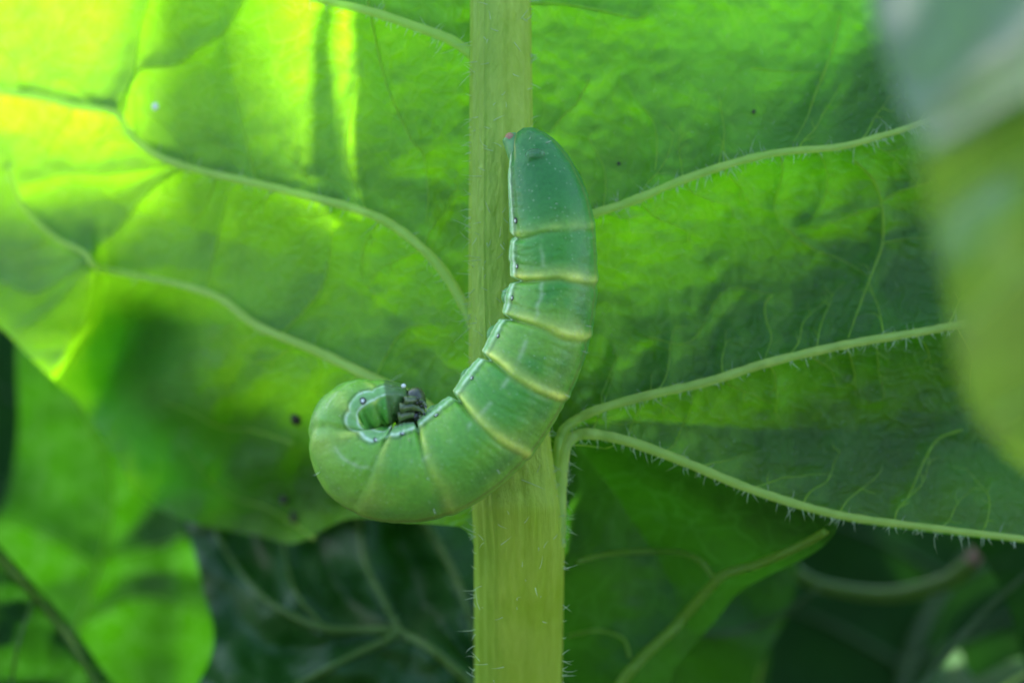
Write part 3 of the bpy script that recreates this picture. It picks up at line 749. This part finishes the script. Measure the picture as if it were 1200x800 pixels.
# foreground leaf at the right, out of focus
def near_Y(px, py):
    px = np.asarray(px, float); py = np.asarray(py, float)
    ridge = np.interp(px, [1000, 1090, 1200, 1330], [175, 172, 108, 40])
    d = ridge - py
    Y = -5.6 + np.where(d > 0, .0032 * d, -.002 * d) - .25 * np.exp(-(d / 40) ** 2)
    Y = Y + .12 * np.sin(px / 45 + py / 80) * sstep(0, 60, px - 1040) + .16 * fbm(px, py, 110, 3, 2)
    return Y
v = [([(1400, 700), (1320, 520), (1260, 350), (1230, 200), (1230, 60), (1260, -100)], 9, 5), ([(1250, 300), (1190, 320), (1130, 380)], 5, 3), ([(1232, 190), (1180, 200), (1110, 250)], 5, 3), ([(1290, 430), (1230, 450), (1160, 490)], 5, 3)]
leaf_thing('leaf', 'blurred yellowish leaf close to the lens along the right edge', [(1005, -160), (1022, 0), (1038, 66), (1062, 130), (1084, 178), (1086, 240), (1108, 330), (1124, 430), (1150, 498), (1200, 545), (1300, 620), (1420, 700), (1480, 300), (1450, -160), (1250, -260)],
           near_Y, M['near'], v, M['vein'], 6)

# leaves standing behind, which dim the light on the big leaf and close the view
def back_leaf(label, outline, Y0, tilt, mat, k):
    O = np.array(outline, float); c = O.mean(0)
    lo = O[np.argmax(O[:, 1])]; hi = O[np.argmin(O[:, 1])]
    v = [([tuple(lo * .98 + c * .02), tuple((lo + c) / 2), tuple(c), tuple((hi + c) / 2), tuple(hi * .95 + c * .05)], 16, 5)]
    for f in (-.45, -.1, .25, .55):
        p = c + (hi - c) * f if f > 0 else c + (lo - c) * -f
        for sd in (-1, 1):
            v.append(([tuple(p), tuple(p + np.array([sd * 90, -50])), tuple(p + np.array([sd * 170, -80]))], 7, 3))
    O2 = crom(outline, 6, True)
    vv = []
    for i, (pts, a, b) in enumerate(v):
        q = np.array(pts)
        if i == 0 or inside(q[:, 0], q[:, 1], O2).all(): vv.append((pts, a, b))
    leaf_thing('leaf', label, outline, ridged(lambda px, py: Y0 + tilt[0] * (px - c[0]) / 100 + tilt[1] * (c[1] - py) / 100, vv, .12, 60, .18, 160, k), mat, vv, M['dimvein'], 12, group='leaves behind the big leaf')
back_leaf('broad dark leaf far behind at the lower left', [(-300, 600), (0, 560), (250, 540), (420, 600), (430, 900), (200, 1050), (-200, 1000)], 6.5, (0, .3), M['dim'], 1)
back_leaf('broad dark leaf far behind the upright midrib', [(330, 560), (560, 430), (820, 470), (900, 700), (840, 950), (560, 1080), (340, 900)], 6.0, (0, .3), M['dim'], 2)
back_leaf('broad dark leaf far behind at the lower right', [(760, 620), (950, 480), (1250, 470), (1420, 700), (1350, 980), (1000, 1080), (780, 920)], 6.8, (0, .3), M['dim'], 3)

# unseen leaves set between the big leaf and the sun to shape its light.  Each outline below is the shade it
# throws (given on the big leaf); the leaf itself is stood at depth Y0 along the light that reaches that shade
SUNP = np.array([to_sun.x, to_sun.y * CP - to_sun.z * SP, to_sun.y * SP + to_sun.z * CP])
def stand(shade, Y0, Yt=None):
    O = np.array(shade, float); y = blade_Y(O[:, 0], O[:, 1]) if Yt is None else np.full(len(O), Yt)
    P = at(O[:, 0], O[:, 1], y); P = P + ((Y0 - y) / SUNP[1])[:, None] * SUNP
    k = (DIST + Y0) / DIST
    return [(600 + p[0] * 150 / k, 400 - p[2] * 150 / k) for p in P]
back_leaf('narrow unseen leaf behind the big leaf, shaped to part two sunlit streaks', stand([(366, -160), (372, -160), (383, 40), (402, 200), (398, 236), (386, 215), (375, 60)], 3.4), 3.4, (0, 0), M['shade'], 5)
back_leaf('broad unseen leaf behind the middle and right of the big leaf, shading it', stand([(404, -300), (700, -420), (1100, -420), (1350, -200), (1400, 300), (1300, 640), (1000, 700), (700, 640), (520, 560), (390, 470), (370, 300), (384, 250), (412, 235), (404, 60)], 2.6), 2.6, (0, 0), M['shade'], 6)
def lying(label, outline, gap, mat, k, side_veins):
    """a leaf pressed close behind the big leaf, following its shape"""
    leaf_thing('leaf', label, outline, lambda px, py: blade_base(np.asarray(px, float), np.asarray(py, float)) + gap + .12 * fbm(np.asarray(px, float), np.asarray(py, float), 90, k, 2), mat, side_veins, M['dimvein'], 8, group='leaves behind the big leaf')
lying('unseen leaf pressed close behind the right edge of the big leaf, dimming it', [(1000, 30), (1150, -60), (1360, 0), (1420, 300), (1330, 560), (1120, 605), (900, 565), (760, 500), (690, 480), (780, 380), (870, 250), (950, 130)], .8, M['dim'], 7, [([(1360, 300), (1100, 330), (860, 400)], 8, 3), ([(1150, 320), (1050, 230), (1000, 120)], 4, 2)])
lying('unseen leaf pressed close behind the lower left of the big leaf, notched to shape its shade', [(40, 330), (110, 250), (150, 240), (176, 234), (188, 272), (206, 300), (250, 345), (330, 400), (450, 500), (532, 585), (430, 585), (345, 610), (240, 594), (168, 558), (112, 478), (62, 415)], .8, M['back'], 1, [([(500, 560), (340, 480), (120, 330)], 8, 3), ([(340, 480), (300, 380), (250, 300)], 4, 2)])
# unseen leaves added towards the sun; the farthest softens the big leaf's light edge
back_leaf('high distant leaf, added unseen to softly shade the left of the big leaf', stand([(156, -420), (302, -420), (316, 120), (338, 215), (470, 250), (640, 420), (660, 1000), (430, 1040), (360, 760), (300, 620), (200, 500), (60, 440), (-350, 430), (-350, 190), (60, 200), (150, 212), (176, 200), (160, 150), (156, 100)], 18), 18, (0, 0), M['dim'], 1)
back_leaf('unseen leaf added behind the folded lobe right of the stalk, shading it', stand([(520, 300), (740, 160), (940, 260), (1080, 600), (1000, 760), (800, 950), (600, 1000), (500, 700)], 4.4, 1.8), 4.4, (0, 0), M['dim'], 2)
back_leaf('tall unseen leaf added far behind, shading the low leaves at the middle', stand([(300, 480), (620, 420), (760, 560), (880, 880), (640, 1150), (330, 1000), (250, 720)], 5.6, 2.8), 5.6, (0, 0), M['dim'], 2)
back_leaf('tall unseen leaf added far behind, shading the low leaves at the right', stand([(700, 480), (1000, 400), (1350, 420), (1420, 700), (1300, 960), (900, 1150), (640, 980)], 5.2, 2.8), 5.2, (0, 0), M['dim'], 3)
back_leaf('unseen leaf added high above the frame, shading the leaf near the lens', stand([(930, -550), (1150, -650), (1500, -600), (1680, 200), (1660, 860), (1350, 1020), (1040, 860), (940, 200)], -1.2, -5.6), -1.2, (0, 0), M['dim'], 5)

# a row of leaves added low behind to cut the skylight from the back
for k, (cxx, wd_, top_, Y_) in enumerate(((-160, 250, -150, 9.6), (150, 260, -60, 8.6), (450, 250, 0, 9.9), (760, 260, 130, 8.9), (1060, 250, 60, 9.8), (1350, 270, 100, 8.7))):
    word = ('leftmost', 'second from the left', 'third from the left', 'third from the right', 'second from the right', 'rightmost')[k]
    back_leaf('tall broad leaf in the row added behind to cut skylight, ' + word, [(cxx - wd_ * .3, 1050), (cxx - wd_, 700), (cxx - wd_ * .95, 300), (cxx - wd_ * .5, top_ + 120), (cxx + 20, top_), (cxx + wd_ * .6, top_ + 160), (cxx + wd_ * .97, 340), (cxx + wd_, 720), (cxx + wd_ * .3, 1050)], Y_, (0, .1), M['dim'], k)

# leaves added unseen behind the lens to close off the low front sky
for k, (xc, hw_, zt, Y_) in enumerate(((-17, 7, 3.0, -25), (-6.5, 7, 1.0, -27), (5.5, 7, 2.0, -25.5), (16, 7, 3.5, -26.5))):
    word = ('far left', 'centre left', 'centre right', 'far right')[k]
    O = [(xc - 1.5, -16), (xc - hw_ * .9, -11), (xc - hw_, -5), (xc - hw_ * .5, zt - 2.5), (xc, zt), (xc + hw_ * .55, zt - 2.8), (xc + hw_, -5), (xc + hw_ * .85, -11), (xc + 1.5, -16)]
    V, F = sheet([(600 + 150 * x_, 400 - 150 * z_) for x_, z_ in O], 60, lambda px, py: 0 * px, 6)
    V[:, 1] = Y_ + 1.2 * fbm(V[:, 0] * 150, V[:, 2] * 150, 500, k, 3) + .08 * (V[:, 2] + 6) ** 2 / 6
    t = thing('leaf', 'large dark leaf added behind the lens to block low sky, ' + word, 'leaf', (xc, Y_, -13), 'leaves added behind the lens')
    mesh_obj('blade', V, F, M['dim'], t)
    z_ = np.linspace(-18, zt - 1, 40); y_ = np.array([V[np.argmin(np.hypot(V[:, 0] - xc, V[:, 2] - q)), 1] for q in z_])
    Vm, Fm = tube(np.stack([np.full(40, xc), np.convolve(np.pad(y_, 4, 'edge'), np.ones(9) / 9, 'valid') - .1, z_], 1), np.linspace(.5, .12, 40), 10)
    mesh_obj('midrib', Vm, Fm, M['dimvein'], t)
